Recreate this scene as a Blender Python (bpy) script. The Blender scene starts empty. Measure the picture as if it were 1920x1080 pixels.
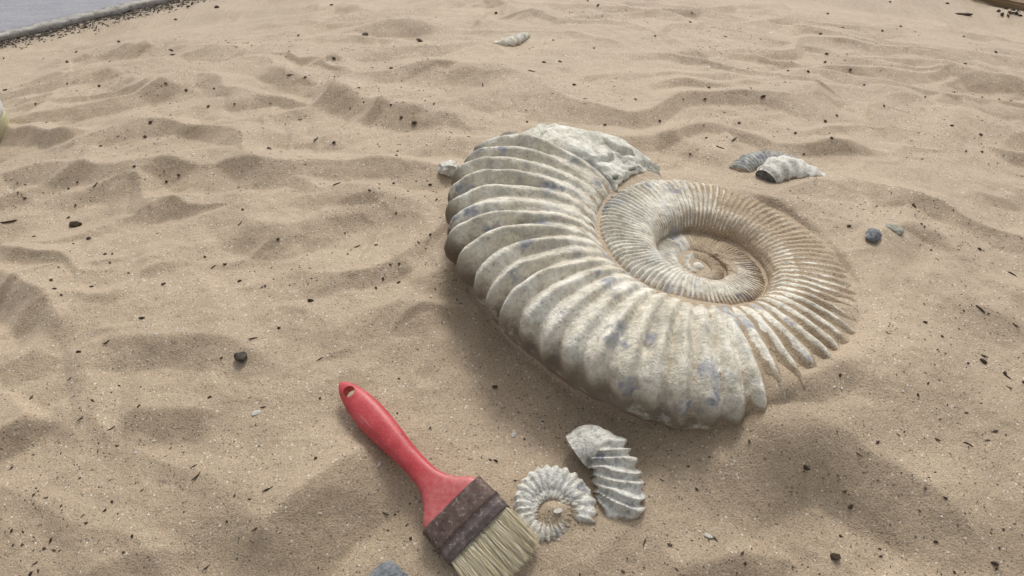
import bpy, bmesh, math, random
import numpy as np
from mathutils import Vector, Matrix

# ------------------------------------------------------------------ camera, sky, sun, exposure
C = bpy.context.scene.collection
SC = bpy.context.scene
CAM_H, PITCH, FPX = 0.55, math.radians(42), 1507.0
cam = bpy.data.objects.new('camera', bpy.data.cameras.new('camera'))
C.objects.link(cam)
cam.location = (0, 0, CAM_H)
cam.rotation_euler = (math.radians(90) - PITCH, 0, 0)
cam.data.sensor_width = 36.0
cam.data.lens = FPX * 36.0 / 1920.0
cam.data.clip_start, cam.data.clip_end = 0.02, 200
SC.camera = cam

SUN_EL, SUN_AZ = math.radians(49), math.radians(8)      # azimuth measured from +Y towards +X
W = bpy.data.worlds.new('World'); SC.world = W; W.use_nodes = True
nt = W.node_tree
sky = nt.nodes.new('ShaderNodeTexSky'); sky.sky_type = 'NISHITA'; sky.sun_disc = False
sky.sun_elevation = SUN_EL; sky.sun_rotation = SUN_AZ
sky.dust_density = 4.0; sky.air_density = 1.0
hs = nt.nodes.new('ShaderNodeHueSaturation'); hs.inputs['Saturation'].default_value = 0.18
nt.links.new(sky.outputs[0], hs.inputs['Color'])
nt.links.new(hs.outputs[0], nt.nodes['Background'].inputs['Color'])
nt.nodes['Background'].inputs['Strength'].default_value = 0.15
sl = bpy.data.lights.new('sun', 'SUN'); sl.energy = 1.5; sl.angle = math.radians(13); sl.color = (1, .95, .87)
sun = bpy.data.objects.new('sun', sl); C.objects.link(sun)
sv = Vector((math.sin(SUN_AZ) * math.cos(SUN_EL), math.cos(SUN_AZ) * math.cos(SUN_EL), math.sin(SUN_EL)))
sun.rotation_euler = sv.to_track_quat('Z', 'Y').to_euler(); sun.location = (.5, 1, 2)
SC.view_settings.view_transform = 'Standard'; SC.view_settings.look = 'None'
SC.view_settings.exposure = -0.05; SC.view_settings.gamma = 1

rng = np.random.default_rng(7)
R = random.Random(5)

# ------------------------------------------------------------------ helpers
def base(y, x=0.0):  # added swell: tips near sand away from the sun, far sand towards it
    """a low swell added to the ground for its shading: it falls towards the viewer and again towards the paving"""
    y = np.asarray(y, float)
    return np.maximum(-.15 * (np.clip(y, -.2, 1.7) - .76) ** 2 - .24 * np.maximum(.56 - np.clip(y, -.2, 2), 0) ** 2, -.30) - .10 * np.clip(np.asarray(x, float) - .1, -1, 1) ** 2

def at(px, py, z=0.0):
    """point at height z over the swell of the ground, seen at photo pixel (px, py)"""
    dx = (px - 960) / FPX; dy = (540 - py) / FPX
    d = np.array([dx, math.cos(PITCH) + dy * math.sin(PITCH), -math.sin(PITCH) + dy * math.cos(PITCH)])
    h = z
    for _ in range(9):
        p = np.array([0, 0, CAM_H]) + d * ((h - CAM_H) / d[2]); h = z + float(base(p[1], p[0]))
    return p

def sstep(a, b, x):
    t = np.clip((x - a) / (b - a), 0, 1)
    return t * t * (3 - 2 * t)

_tab = np.random.default_rng(3).random((256, 256))
def vnoise(x, y, seed=0):
    x = np.asarray(x, float) + seed * 17.31; y = np.asarray(y, float) + seed * 9.77
    xi = np.floor(x).astype(int); yi = np.floor(y).astype(int)
    fx = x - xi; fy = y - yi
    fx = fx ** 3 * (fx * (fx * 6 - 15) + 10); fy = fy ** 3 * (fy * (fy * 6 - 15) + 10)
    a = _tab[xi & 255, yi & 255]; b = _tab[(xi + 1) & 255, yi & 255]
    c = _tab[xi & 255, (yi + 1) & 255]; d = _tab[(xi + 1) & 255, (yi + 1) & 255]
    return ((a + (b - a) * fx) * (1 - fy) + (c + (d - c) * fx) * fy) * 2 - 1
def fbm(x, y, octs=4, seed=0):
    s = 0; a = 1; t = 0
    for o in range(octs):
        s = s + a * vnoise(x * 2 ** o, y * 2 ** o, seed + o); t += a; a *= .5
    return s / t

def lin(r, g, b):
    f = lambda c: (c / 255 / 12.92) if c / 255 <= .04045 else ((c / 255 + .055) / 1.055) ** 2.4
    return (f(r), f(g), f(b), 1)

def tag(o, label=None, cat=None, group=None, kind=None):
    if label: o['label'] = label
    if cat: o['category'] = cat
    if group: o['group'] = group
    if kind: o['kind'] = kind
    return o

def link(name, me, mat=None, parent=None, loc=None):
    o = bpy.data.objects.new(name, me); C.objects.link(o)
    if mat and me: me.materials.append(mat)
    if parent: o.parent = parent
    if loc is not None: o.location = loc
    return o

def empty(name, loc):
    o = bpy.data.objects.new(name, None); C.objects.link(o); o.location = loc
    o.empty_display_size = .02
    return o

def mesh_np(name, V, F, normals=None, smooth=True, attrs=None):
    V = np.asarray(V, np.float32); F = np.asarray(F, np.int32)
    me = bpy.data.meshes.new(name)
    n = F.shape[1]
    me.vertices.add(len(V)); me.vertices.foreach_set('co', V.ravel())
    me.loops.add(F.size); me.loops.foreach_set('vertex_index', F.ravel())
    me.polygons.add(len(F)); me.polygons.foreach_set('loop_start', np.arange(0, F.size, n, dtype=np.int32))
    me.update(calc_edges=True)
    me.polygons.foreach_set('use_smooth', np.full(len(F), smooth))
    if attrs:
        for k, a in attrs.items():
            at_ = me.attributes.new(k, 'FLOAT', 'POINT'); at_.data.foreach_set('value', np.asarray(a, np.float32).ravel())
    if normals is not None:
        me.normals_split_custom_set_from_vertices([tuple(v) for v in np.asarray(normals, float)])
    return me

def grid_faces(nu, nv, wrap_v=False):
    i = np.arange(nu - 1)[:, None]; j = np.arange(nv if wrap_v else nv - 1)[None, :]
    j2 = (j + 1) % nv
    return np.stack([i * nv + j + 0 * i, (i + 1) * nv + j, (i + 1) * nv + j2, i * nv + j2 + 0 * i], -1).reshape(-1, 4)

# ------------------------------------------------------------------ materials
class NT:
    def __init__(s, name):
        s.m = bpy.data.materials.new(name); s.m.use_nodes = True; s.t = s.m.node_tree
        s.b = s.t.nodes['Principled BSDF']
    def n(s, typ, **kw):
        nd = s.t.nodes.new(typ)
        for k, v in kw.items():
            if k in nd.bl_rna.properties.keys(): setattr(nd, k, v)
            else: nd.inputs[k.replace('_', ' ')].default_value = v
        return nd
    def l(s, a, b): s.t.links.new(a, b)
    def co(s):
        return s.n('ShaderNodeTexCoord').outputs['Object']
    def noise(s, scale, detail=3, rough=.55, co=None, dist=0):
        nd = s.n('ShaderNodeTexNoise'); nd.inputs['Scale'].default_value = scale; nd.inputs['Detail'].default_value = detail
        nd.inputs['Roughness'].default_value = rough; nd.inputs['Distortion'].default_value = dist
        s.l(co if co is not None else s.co(), nd.inputs['Vector']); return nd.outputs['Fac']
    def ramp(s, fac, stops):
        nd = s.n('ShaderNodeValToRGB'); e = nd.color_ramp.elements
        while len(e) < len(stops): e.new(.5)
        for k, (p, c) in zip(e, stops):
            k.position = p; k.color = c if len(c) == 4 else (*c, 1)
        s.l(fac, nd.inputs[0]); return nd.outputs[0]
    def mix(s, fac, a, b, mode='MIX'):
        nd = s.n('ShaderNodeMix', data_type='RGBA', blend_type=mode)
        for i, v in ((0, fac), (6, a), (7, b)):
            if hasattr(v, 'default_value'): s.l(v, nd.inputs[i])
            else: nd.inputs[i].default_value = v
        return nd.outputs[2]
    def math(s, op, a, b=0.0):
        nd = s.n('ShaderNodeMath', operation=op)
        for i, v in enumerate((a, b)):
            if hasattr(v, 'default_value'): s.l(v, nd.inputs[i])
            else: nd.inputs[i].default_value = v
        return nd.outputs[0]
    def attr(s, name):
        return s.n('ShaderNodeAttribute', attribute_name=name).outputs['Fac']
    def bump(s, h, dist, strength=1.0, prev=None):
        nd = s.n('ShaderNodeBump'); nd.inputs['Strength'].default_value = strength; nd.inputs['Distance'].default_value = dist
        s.l(h, nd.inputs['Height'])
        if prev is not None: s.l(prev, nd.inputs['Normal'])
        return nd.outputs[0]
    def done(s, col=None, rough=.9, nrm=None, spec=.2):
        if col is not None:
            if hasattr(col, 'default_value'): s.l(col, s.b.inputs['Base Color'])
            else: s.b.inputs['Base Color'].default_value = col
        if hasattr(rough, 'default_value'): s.l(rough, s.b.inputs['Roughness'])
        else: s.b.inputs['Roughness'].default_value = rough
        s.b.inputs['Specular IOR Level'].default_value = spec
        if nrm is not None: s.l(nrm, s.b.inputs['Normal'])
        return s.m

G = lambda v: (v, v, v, 1)
SAND_A, SAND_B = (.490, .378, .256, 1), (.395, .300, .199, 1)

def sand_colour(m):
    co = m.co()
    big = m.noise(7, 4, .6, co)
    col = m.mix(m.ramp(big, [(.35, G(0)), (.65, G(1))]), SAND_A, SAND_B)
    mid = m.noise(55, 3, .6, co)
    col = m.mix(.35, col, m.ramp(mid, [(.3, (.355, .266, .175)), (.7, (.505, .392, .272))]))
    grain = m.noise(620, 2, .7, co)
    col = m.mix(.85, col, m.ramp(grain, [(.28, G(.38)), (.44, G(.88)), (.58, G(1.06)), (.75, G(1.45))]), 'MULTIPLY')
    vor = m.n('ShaderNodeTexVoronoi'); vor.inputs['Scale'].default_value = 430; m.l(co, vor.inputs['Vector'])
    sep = m.n('ShaderNodeSeparateColor'); m.l(vor.outputs['Color'], sep.inputs[0])
    near = m.math('LESS_THAN', vor.outputs['Distance'], .42)
    dark = m.math('MULTIPLY', m.math('GREATER_THAN', sep.outputs[0], .955), near)
    pale = m.math('MULTIPLY', m.math('GREATER_THAN', sep.outputs[1], .965), near)
    col = m.mix(m.math('MULTIPLY', dark, .75), col, (.10, .078, .058, 1))
    col = m.mix(m.math('MULTIPLY', pale, .7), col, (.78, .72, .62, 1))
    return col, grain, mid, co

def mat_sand():
    m = NT('dry_sand')
    col, grain, mid, co = sand_colour(m)
    damp = m.attr('damp')
    col = m.mix(damp, col, m.mix(1.0, col, (.52, .50, .50, 1), 'MULTIPLY'))
    b1 = m.bump(m.noise(160, 3, .6, co), .0016, .55)
    b2 = m.bump(grain, .0011, .8, b1)
    m.b.inputs['Sheen Weight'].default_value = .30; m.b.inputs['Sheen Roughness'].default_value = .45; m.b.inputs['Sheen Tint'].default_value = (1, .93, .83, 1)
    return m.done(col, .62, b2, .5)

def mat_shell(name, cream, grey, pale, blue_amt=.5, scale=1.0, sand=True):
    m = NT(name); co = m.co()
    n1 = m.noise(22 * scale, 5, .65, co, .4)
    col = m.ramp(n1, [(.30, grey), (.47, cream), (.62, pale), (.75, cream)])
    n2 = m.noise(90 * scale, 4, .7, co)
    col = m.mix(.75, col, m.ramp(n2, [(.30, G(.55)), (.5, G(1.0)), (.72, G(1.28))]), 'MULTIPLY')
    n3 = m.noise(330, 3, .7, co)
    col = m.mix(.8, col, m.ramp(n3, [(.30, G(.55)), (.42, G(.95)), (.60, G(1.03)), (.75, G(1.25))]), 'MULTIPLY')
    # blue-grey mineral blotches
    vor = m.n('ShaderNodeTexVoronoi'); vor.inputs['Scale'].default_value = 36 * scale
    nz_ = m.n('ShaderNodeTexNoise'); nz_.inputs['Scale'].default_value = 85 * scale; nz_.inputs['Detail'].default_value = 4; m.l(co, nz_.inputs['Vector'])
    wob = m.mix(.030 / scale, co, nz_.outputs['Color'], 'ADD')
    m.l(wob, vor.inputs['Vector'])
    sep = m.n('ShaderNodeSeparateColor'); m.l(vor.outputs['Color'], sep.inputs[0])
    sel = m.math('GREATER_THAN', sep.outputs[0], 1 - .30 * blue_amt)
    disc = m.ramp(vor.outputs['Distance'], [(.26, G(1)), (.44, G(0))])
    blot = m.math('MULTIPLY', m.math('MULTIPLY', sel, disc), m.ramp(n2, [(.35, G(.25)), (.6, G(1))]))
    col = m.mix(m.math('MULTIPLY', blot, .9), col, (.25, .27, .34, 1))
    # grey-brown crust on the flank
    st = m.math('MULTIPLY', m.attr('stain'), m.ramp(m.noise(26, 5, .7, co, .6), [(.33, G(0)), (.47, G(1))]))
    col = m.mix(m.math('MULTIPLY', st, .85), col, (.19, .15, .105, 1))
    if sand:
        scol, grain, mid, _ = sand_colour(m)
        sm = m.math('ADD', m.attr('sandy'), m.math('MULTIPLY', m.math('SUBTRACT', m.noise(70, 5, .7, co), .5), 1.1))
        sm = m.ramp(sm, [(.42, G(0)), (.62, G(1))])
        col = m.mix(m.math('MULTIPLY', sm, .92), col, scol)
    b1 = m.bump(m.noise(110 * scale, 5, .7, co), .0036, .85)
    b2 = m.bump(m.noise(480, 3, .7, co), .0013, .9, b1)
    return m.done(col, .88, b2, .2)

def mat_stone(name, a, b, scale=120):
    m = NT(name); co = m.co()
    n1 = m.noise(scale, 4, .65, co)
    col = m.ramp(n1, [(.3, a), (.7, b)])
    return m.done(col, .85, m.bump(m.noise(scale * 3, 3, .6, co), .0012, .8), .25)

M_SAND = mat_sand()
M_SHELL = mat_shell('fossil_limestone', (.69, .635, .52, 1), (.49, .46, .39, 1), (.82, .79, .70, 1), 1.75)
M_BREAK = mat_shell('broken_limestone', (.76, .735, .635, 1), (.55, .53, .45, 1), (.85, .84, .75, 1), .25)
M_INNER = mat_shell('inner_limestone', (.69, .64, .535, 1), (.57, .58, .57, 1), (.78, .75, .67, 1), .6)
M_SMALL = mat_shell('pale_fossil', (.80, .77, .68, 1), (.46, .455, .43, 1), (.90, .885, .82, 1), .5, 2.4)
M_GREYFOS = mat_shell('grey_fossil', (.46, .45, .42, 1), (.22, .23, .25, 1), (.60, .60, .57, 1), .9, 2.4)
M_BARK = mat_stone('dark_bark', (.035, .026, .018, 1), (.115, .083, .055, 1), 300)
M_TWIG = mat_stone('dry_twig', (.05, .036, .024, 1), (.15, .11, .075, 1), 300)
M_FLAKE = mat_stone('shell_flake', (.70, .66, .58, 1), (.86, .82, .75, 1), 300)
M_FILL = mat_stone('dark_matrix', (.045, .045, .047, 1), (.24, .235, .225, 1), 110)
M_BLUESTONE = mat_stone('blue_grey_stone', (.085, .10, .115, 1), (.30, .31, .325, 1), 130)
M_GREENSTONE = mat_stone('green_grey_stone', (.24, .25, .21, 1), (.44, .42, .35, 1), 130)
M_DARKSTONE = mat_stone('dark_stone', (.035, .03, .024, 1), (.12, .10, .08, 1), 200)

# ------------------------------------------------------------------ main fossil spiral (plan and tilt), needed by the sand too
SHC = at(1312, 483, .004); SHC[2] = 0
TZ0, TGX, TGY = -.008, -.160, -.025
def plane_z(x, y): return TZ0 + TGX * (x - SHC[0]) + TGY * (y - SHC[1])
_lg = lambda t: .273 * math.exp(-.845 * (t - 163) / 360)
_rt = np.array([(96, .160), (103, .174), (113, .208), (122, .242), (132, .270), (140, .276), (152, .276)] + [(t, _lg(t) + .012 * math.exp(-((t - 257) / 28) ** 2) - .003 * math.exp(-((t - 172) / 22) ** 2)) for t in range(163, 880, 15)])
def r_out(th):
    th = np.asarray(th, float)
    return np.where(th < 860, np.interp(th, _rt[:, 0], _rt[:, 1]), .273 * np.exp(-.845 * (th - 163) / 360))
def smooth_r_out(th):
    return sum(r_out(np.asarray(th) + d) * w for d, w in ((-8, .15), (-4, .2), (0, .3), (4, .2), (8, .15)))

# ------------------------------------------------------------------ sand sheet
xs_f = np.arange(-1.02, 1.02, .0021)
ys_f = np.concatenate([np.arange(.20, .7985, .0020), np.arange(.80, 1.55, .0030)])
def apron(a0, step0, n, sgn):
    out = []; s = step0; p = a0
    for _ in range(n):
        s *= 1.19; p += sgn * s; out.append(p)
    return np.array(out)
xs = np.concatenate([apron(xs_f[0], .003, 34, -1)[::-1], xs_f, apron(xs_f[-1], .003, 34, 1)])
ys = np.concatenate([apron(ys_f[0], .003, 30, -1)[::-1], ys_f, apron(ys_f[-1], .004, 34, 1)])
X, Y = np.meshgrid(xs, ys)          # rows = y
Z = base(Y, X)
near = np.exp(-np.maximum(0, np.hypot(X, Y - .8) - 1.6) / .8)
Z += near * (.007 * fbm(X * 3.1, Y * 3.1, 2, 11) + .0032 * fbm(X * 9, Y * 9, 2, 21))

def ridge(pts, h, wf, wb, k=.6, wr=None, fade=(.22, .22)):
    """crest line through photo pixels (left to right); the steep side faces the near edge"""
    global Z
    P = np.array([at(px, py)[:2] for px, py in pts])
    for _ in range(3):
        Q = np.empty((2 * len(P), 2)); Q[0] = P[0]; Q[-1] = P[-1]
        Q[1:-1:2] = .75 * P[:-1] + .25 * P[1:]; Q[2:-1:2] = .25 * P[:-1] + .75 * P[1:]; P = Q
    wr = wr or wf * 1.6
    pad = max(wf, wb, wr) * 3
    ix = np.where((xs > P[:, 0].min() - pad) & (xs < P[:, 0].max() + pad))[0]
    iy = np.where((ys > P[:, 1].min() - pad) & (ys < P[:, 1].max() + pad))[0]
    if not len(ix) or not len(iy): return
    sl_ = np.s_[iy[0]:iy[-1] + 1, ix[0]:ix[-1] + 1]
    x = X[sl_] ; y = Y[sl_]
    h = h * (1.0 if P[:, 1].mean() > .5 else 1.45)
    wob = .005 * fbm(x * 22, y * 22, 2, len(pts) + int(pts[0][0]))
    x = x + wob; y = y + wob * .7
    seg = np.diff(P, axis=0); ln = np.hypot(seg[:, 0], seg[:, 1]); cum = np.concatenate([[0], np.cumsum(ln)])
    best = np.full(x.shape, 1e9); side = np.zeros(x.shape); tt = np.zeros(x.shape)
    for i in range(len(seg)):
        rx = x - P[i, 0]; ry = y - P[i, 1]
        t = np.clip((rx * seg[i, 0] + ry * seg[i, 1]) / ln[i] ** 2, 0, 1)
        ex = rx - t * seg[i, 0]; ey = ry - t * seg[i, 1]; d = np.hypot(ex, ey)
        s_ = np.sign(seg[i, 0] * ry - seg[i, 1] * rx)
        b = d < best
        best = np.where(b, d, best); side = np.where(b, s_, side); tt = np.where(b, (cum[i] + t * ln[i]) / cum[-1], tt)
    d = best * side
    w = sstep(0, fade[0], tt) * sstep(1, 1 - fade[1], tt)
    back = h * np.exp(-np.maximum(d, 0) / wb)
    q = np.clip(-d / wf, 0, 1)
    front = np.where(-d < wf, h - h * (1 + k) * (q * .8 + .2 * q * q * (3 - 2 * q)), -k * h * np.exp(-((-d - wf) / wr)))
    Z[sl_] += w * np.where(d >= 0, back, front) * np.exp(-(best / (pad * .75)) ** 4)

def dunes(per, ang, seed, amp, asym=.56, warp=1.0):
    """trodden, wind-softened sand: meandering crests with a gentle far side and a steep near side"""
    ca, sa = math.cos(ang), math.sin(ang)
    u = -X * sa + Y * ca; v = X * ca + Y * sa
    ph = u / per + warp * (1.25 * fbm(v / per * .38, u / per * .30, 2, seed) + .30 * fbm(v / per * 1.5, u / per * 1.1, 2, seed + 3))
    f = 1 - (ph - np.floor(ph))                      # runs down going away
    k = 1 - asym
    w_ = np.where(f > asym, (1 - f) / k, f / asym)   # steep face towards the near edge
    w_ = w_ ** 1.15
    m = .15 + .85 * sstep(-.40, .25, fbm(v / per * .55, u / per * .7, 2, seed + 7))
    return amp * m * (w_ - .4)

def bowl(px, py, rx, ry, dz):
    global Z
    c = at(px, py); Z += dz * np.exp(-(((X - c[0]) / rx) ** 2 + ((Y - c[1]) / ry) ** 2))

RIDGES = [
 # near left
 ([(-60, 500), (0, 522), (60, 545), (108, 578), (128, 625), (118, 660)], .018, .045, .06, .7),
 ([(-60, 720), (0, 700), (60, 672), (110, 640)], .006, .03, .03, .4),
 ([(120, 668), (180, 645), (260, 640), (340, 640), (420, 645), (480, 660), (540, 700)], .0085, .032, .06, .6),
 ([(-60, 860), (0, 822), (50, 795), (85, 762)], .008, .022, .05, .5),
 ([(210, 770), (290, 772), (360, 775), (420, 790)], .006, .03, .05, .5),
 ([(430, 1100), (470, 1045), (530, 985), (590, 922), (660, 866), (730, 830), (800, 800)], .016, .055, .07, .6, None, (.22, .5)),
 ([(120, 1120), (200, 1060), (290, 1035), (400, 1050)], .005, .03, .06, .5),
 # near right
 ([(1270, 935), (1320, 900), (1380, 868), (1440, 833), (1490, 812), (1545, 825), (1600, 862), (1690, 898), (1770, 955), (1840, 1045), (1860, 1090)], .012, .055, .07, .6),
 ([(1230, 1100), (1290, 1068), (1360, 1048), (1430, 1044), (1510, 1062)], .006, .025, .04, .5),
 ([(1380, 780), (1440, 770), (1520, 745), (1600, 700)], .004, .02, .06, .4),
 # mid left
 ([(-40, 385), (40, 365), (150, 330), (215, 310)], .007, .026, .05, .4),
 ([(-30, 330), (30, 312), (110, 284), (170, 290), (215, 305)], .008, .035, .04, .5),
 ([(-40, 262), (20, 243), (70, 240), (120, 262), (160, 285)], .006, .035, .04, .5),
 ([(190, 378), (250, 350), (330, 312), (400, 290), (450, 292), (495, 318), (520, 352)], .009, .038, .05, .7),
 ([(230, 412), (290, 392), (360, 373), (430, 364), (500, 366)], .006, .03, .025, .5),
 ([(240, 500), (300, 488), (360, 462), (410, 440)], .005, .03, .03, .3),
 ([(430, 392), (480, 420), (530, 436), (575, 425), (630, 395), (690, 378), (745, 370), (790, 392), (815, 420)], .009, .045, .05, .7),
 ([(600, 672), (650, 620), (700, 590), (760, 574), (830, 582), (870, 600)], .008, .04, .05, .8),
 ([(770, 545), (830, 515), (880, 488), (900, 480)], .008, .030, .04, .5),
 ([(470, 250), (520, 252), (600, 268), (660, 250), (720, 225)], .006, .03, .04, .4),
 # far left
 ([(80, 192), (130, 165), (210, 138), (255, 155), (310, 178), (360, 175), (420, 150)], .008, .04, .05, .5),
 ([(60, 130), (130, 105), (220, 92), (330, 90), (430, 94), (480, 112), (510, 130)], .010, .05, .06, .7),
 ([(300, 30), (380, 24), (450, 30), (520, 22)], .006, .05, .05, .5),
 ([(470, 140), (540, 155), (620, 178), (720, 205), (800, 216), (870, 222)], .010, .045, .05, .7),
 ([(640, 215), (700, 205), (760, 214), (860, 232), (960, 236)], .006, .04, .04, .5),
 ([(490, 20), (560, 8), (640, 10), (700, 20)], .008, .05, .06, .6),
 ([(510, 130), (560, 114), (620, 122), (680, 140)], .009, .04, .05, .6),
 ([(640, 70), (700, 52), (770, 55), (840, 62)], .009, .05, .05, .6),
 ([(750, 165), (800, 146), (840, 136), (885, 148), (930, 150), (975, 165)], .010, .045, .05, .7),
 ([(860, 22), (905, 8), (950, 14), (1000, 32), (1060, 30)], .010, .06, .05, .6),
 ([(1080, 8), (1140, -6), (1220, -4)], .008, .05, .05, .5),
 # far right
 ([(1290, 85), (1340, 80), (1400, 90), (1440, 98)], .006, .05, .05, .5),
 ([(1470, 52), (1530, 62), (1600, 78), (1660, 92)], .008, .05, .05, .5),
 ([(1240, 168), (1300, 165), (1370, 165), (1420, 160)], .006, .045, .04, .4),
 ([(1480, 198), (1510, 176), (1560, 166), (1620, 168), (1670, 180), (1710, 205)], .011, .055, .05, .7),
 ([(1730, 120), (1790, 148), (1850, 165), (1940, 168)], .009, .05, .05, .6),
 ([(1760, 215), (1830, 228), (1900, 262), (1960, 280)], .006, .05, .05, .5),
 ([(1440, 235), (1500, 250), (1560, 275), (1620, 300)], .006, .035, .04, .5),
 ([(1215, 258), (1260, 262), (1330, 288), (1390, 300)], .007, .035, .04, .5),
 # right
 ([(1600, 478), (1650, 455), (1700, 432), (1745, 445), (1790, 480), (1830, 530)], .009, .045, .05, .7),
 ([(1720, 600), (1790, 585), (1860, 600), (1930, 625)], .004, .04, .06, .4),
 ([(1640, 395), (1720, 375), (1800, 395), (1900, 440)], .005, .04, .05, .4),
]
for r_ in RIDGES: ridge(*r_)
# far, outside the picture, the same trodden sand goes on
def trodden(mask_seed, amp):
    f = 1 - np.abs(fbm(X * 4.2, Y * 5.0, 3, mask_seed))
    return amp * (f - .75)
Z += near * .0025 * (1 - np.abs(fbm(X * 13, Y * 16, 2, 51)) - .75)
Z += near * .0008 * fbm(X * 48, Y * 48, 3, 61)
Z += near * .00045 * fbm(X * 150, Y * 150, 2, 71)
for _ in range(1):
    Z[1:-1] = (Z[:-2] + 2 * Z[1:-1] + Z[2:]) / 4; Z[:, 1:-1] = (Z[:, :-2] + 2 * Z[:, 1:-1] + Z[:, 2:]) / 4
Z += near * .0005 * fbm(X * 90, Y * 90, 2, 66)
Dn = np.maximum(dunes(.150, math.radians(16), 211, .031), dunes(.125, math.radians(-22), 223, .025))
Dn = np.maximum(Dn, dunes(.23, math.radians(-6), 251, .040) - .004)
Dn = np.maximum(Dn, dunes(.075, math.radians(40), 237, .009))
Z += near * Dn * (.22 + .78 * sstep(.42, .80, Y)) * (1 - .35 * sstep(.95, 1.3, Y)) * (1 - .6 * np.exp(-((X - SHC[0]) ** 2 + (Y - SHC[1]) ** 2) / .30 ** 2))
# scooped-out hollow on the near left of the fossil, sand banked against its right side
bowl(935, 690, .045, .07, -.010); bowl(1120, 800, .09, .04, -.010); bowl(860, 560, .04, .05, -.006)
bowl(1450, 785, .055, .035, .016); bowl(1555, 705, .10, .05, .020); bowl(1660, 590, .06, .10, .015); bowl(1500, 390, .10, .07, .010)
bowl(1040, 1010, .06, .05, .004); bowl(1150, 1015, .03, .03, .006); bowl(1040, 968, .016, .011, .007)
# inside the spiral the sand fills the seams and the hollow centre
dx = X - SHC[0]; dy = Y - SHC[1]; rr = np.hypot(dx, dy); an = np.degrees(np.arctan2(dy, dx)) % 360
th0 = np.where(an < 100, an + 360, an)
ro = smooth_r_out(th0)
fill = np.interp(rr, [0, .04, .056, .066, .085, .105, .125, .30], [-.003, -.0005, .001, .005, .013, .0195, .021, .021])
fill += .013 * np.exp(-(((an - 40) / 28) ** 2 + ((rr - .098) / .022) ** 2))
fill += .006 * np.exp(-(((an - 262) / 40) ** 2 + ((rr - .088) / .02) ** 2))
fill += .0022 * fbm(X * 40, Y * 40, 3, 81)
wi = sstep(ro - .016, ro - .034, rr)
Zin = plane_z(X, Y) + fill
inside = (rr < ro)
Zg = Z
Z = np.where(inside, Z * (1 - wi) + Zin * wi, Z)
# sand banked over the right side of the fossil until only the rib crests show
un = np.where(an < 100, an + 360, an)
ri = smooth_r_out(un + 360) * .94; aa = (ro - ri) / 2; bb = .042 * (np.maximum(aa, 1e-4) / .078) ** .55
cxx = np.clip((rr - (ro + ri) / 2) / aa, -1, 1); ztop = plane_z(X, Y) + bb * (1 - np.abs(cxx) ** 2.6) ** (1 / 2.6)
sf = np.clip((rr - ri) / (ro - ri), 0, 1.2)
wa = sstep(266, 278, un) * sstep(455, 405, un)
nz = fbm(X * 26, Y * 26, 3, 83)
cover = ztop - .0062 + .0092 * sstep(.42 + .24 * sstep(325, 300, un), 1.0, sf) + .0052 * nz + .0012 * sstep(300, 330, un)
rim = plane_z(X, Y) * 0 + (plane_z(SHC[0] + dx / np.maximum(rr, 1e-6) * ro, SHC[1] + dy / np.maximum(rr, 1e-6) * ro) + .55 * bb)
outz = Zg + np.maximum(rim - Zg, 0) * np.exp(-(np.maximum(rr - ro, 0) / .045) ** 2) + .001 * nz
Zc = np.where(rr < ro * .985, np.where(rr > ri + .25 * (ro - ri), cover, -1), outz)
Z = np.where(rr < ro * .985, np.maximum(Z, Zc * wa + Z * (1 - wa)), np.where(rr < ro + .2, Z * (1 - wa) + np.maximum(Z, outz) * wa, Z))

pa = at(0, 72)[:2]; pb = at(312, 0)[:2]; pd = (pb - pa) / np.linalg.norm(pb - pa); pn = np.array([-pd[1], pd[0]])
dpath = (X - pa[0]) * pn[0] + (Y - pa[1]) * pn[1]      # >0 on the paved side
b0_, b1_ = float(base(pa[1], pa[0])), float(base(pb[1], pb[0])); LP = float(np.linalg.norm(pb - pa))
def bpath(s_): return b0_ + (b1_ - b0_) * s_ / LP
spath = (X - pa[0]) * pd[0] + (Y - pa[1]) * pd[1]
kp = sstep(-.22, -.03, dpath) * near
Z = Z * (1 - kp) + (bpath(spath) + .6 * (Z - base(Y, X))) * kp
damp = sstep(-.075, -.012, dpath + .012 * fbm(X * 25, Y * 25, 3, 91)) * .75
Z = np.where(dpath > .005, np.minimum(Z, bpath(spath) - .006), Z - .004 * sstep(-.05, 0, dpath))

V = np.stack([X, Y, Z], -1).reshape(-1, 3)
me = mesh_np('sand', V, grid_faces(len(ys), len(xs))[:, ::-1], attrs={'damp': damp})
sand = tag(link('sand', me, M_SAND), kind='structure')

def ground(x, y):
    i = np.clip(np.searchsorted(ys, y) - 1, 0, len(ys) - 2); j = np.clip(np.searchsorted(xs, x) - 1, 0, len(xs) - 2)
    fy = (y - ys[i]) / (ys[i + 1] - ys[i]); fx = (x - xs[j]) / (xs[j + 1] - xs[j])
    return (Z[i, j] * (1 - fx) + Z[i, j + 1] * fx) * (1 - fy) + (Z[i + 1, j] * (1 - fx) + Z[i + 1, j + 1] * fx) * fy
def on_sand(px, py):
    z = 0
    for _ in range(6):
        p = at(px, py, z); z = .5 * z + .5 * float(ground(p[0], p[1]) - base(p[1], p[0]))
    p = at(px, py, z); p[2] = float(ground(p[0], p[1])); return p
def px_per_m(p):
    return FPX / (p[1] * math.cos(PITCH) + (CAM_H - p[2]) * math.sin(PITCH))

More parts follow.
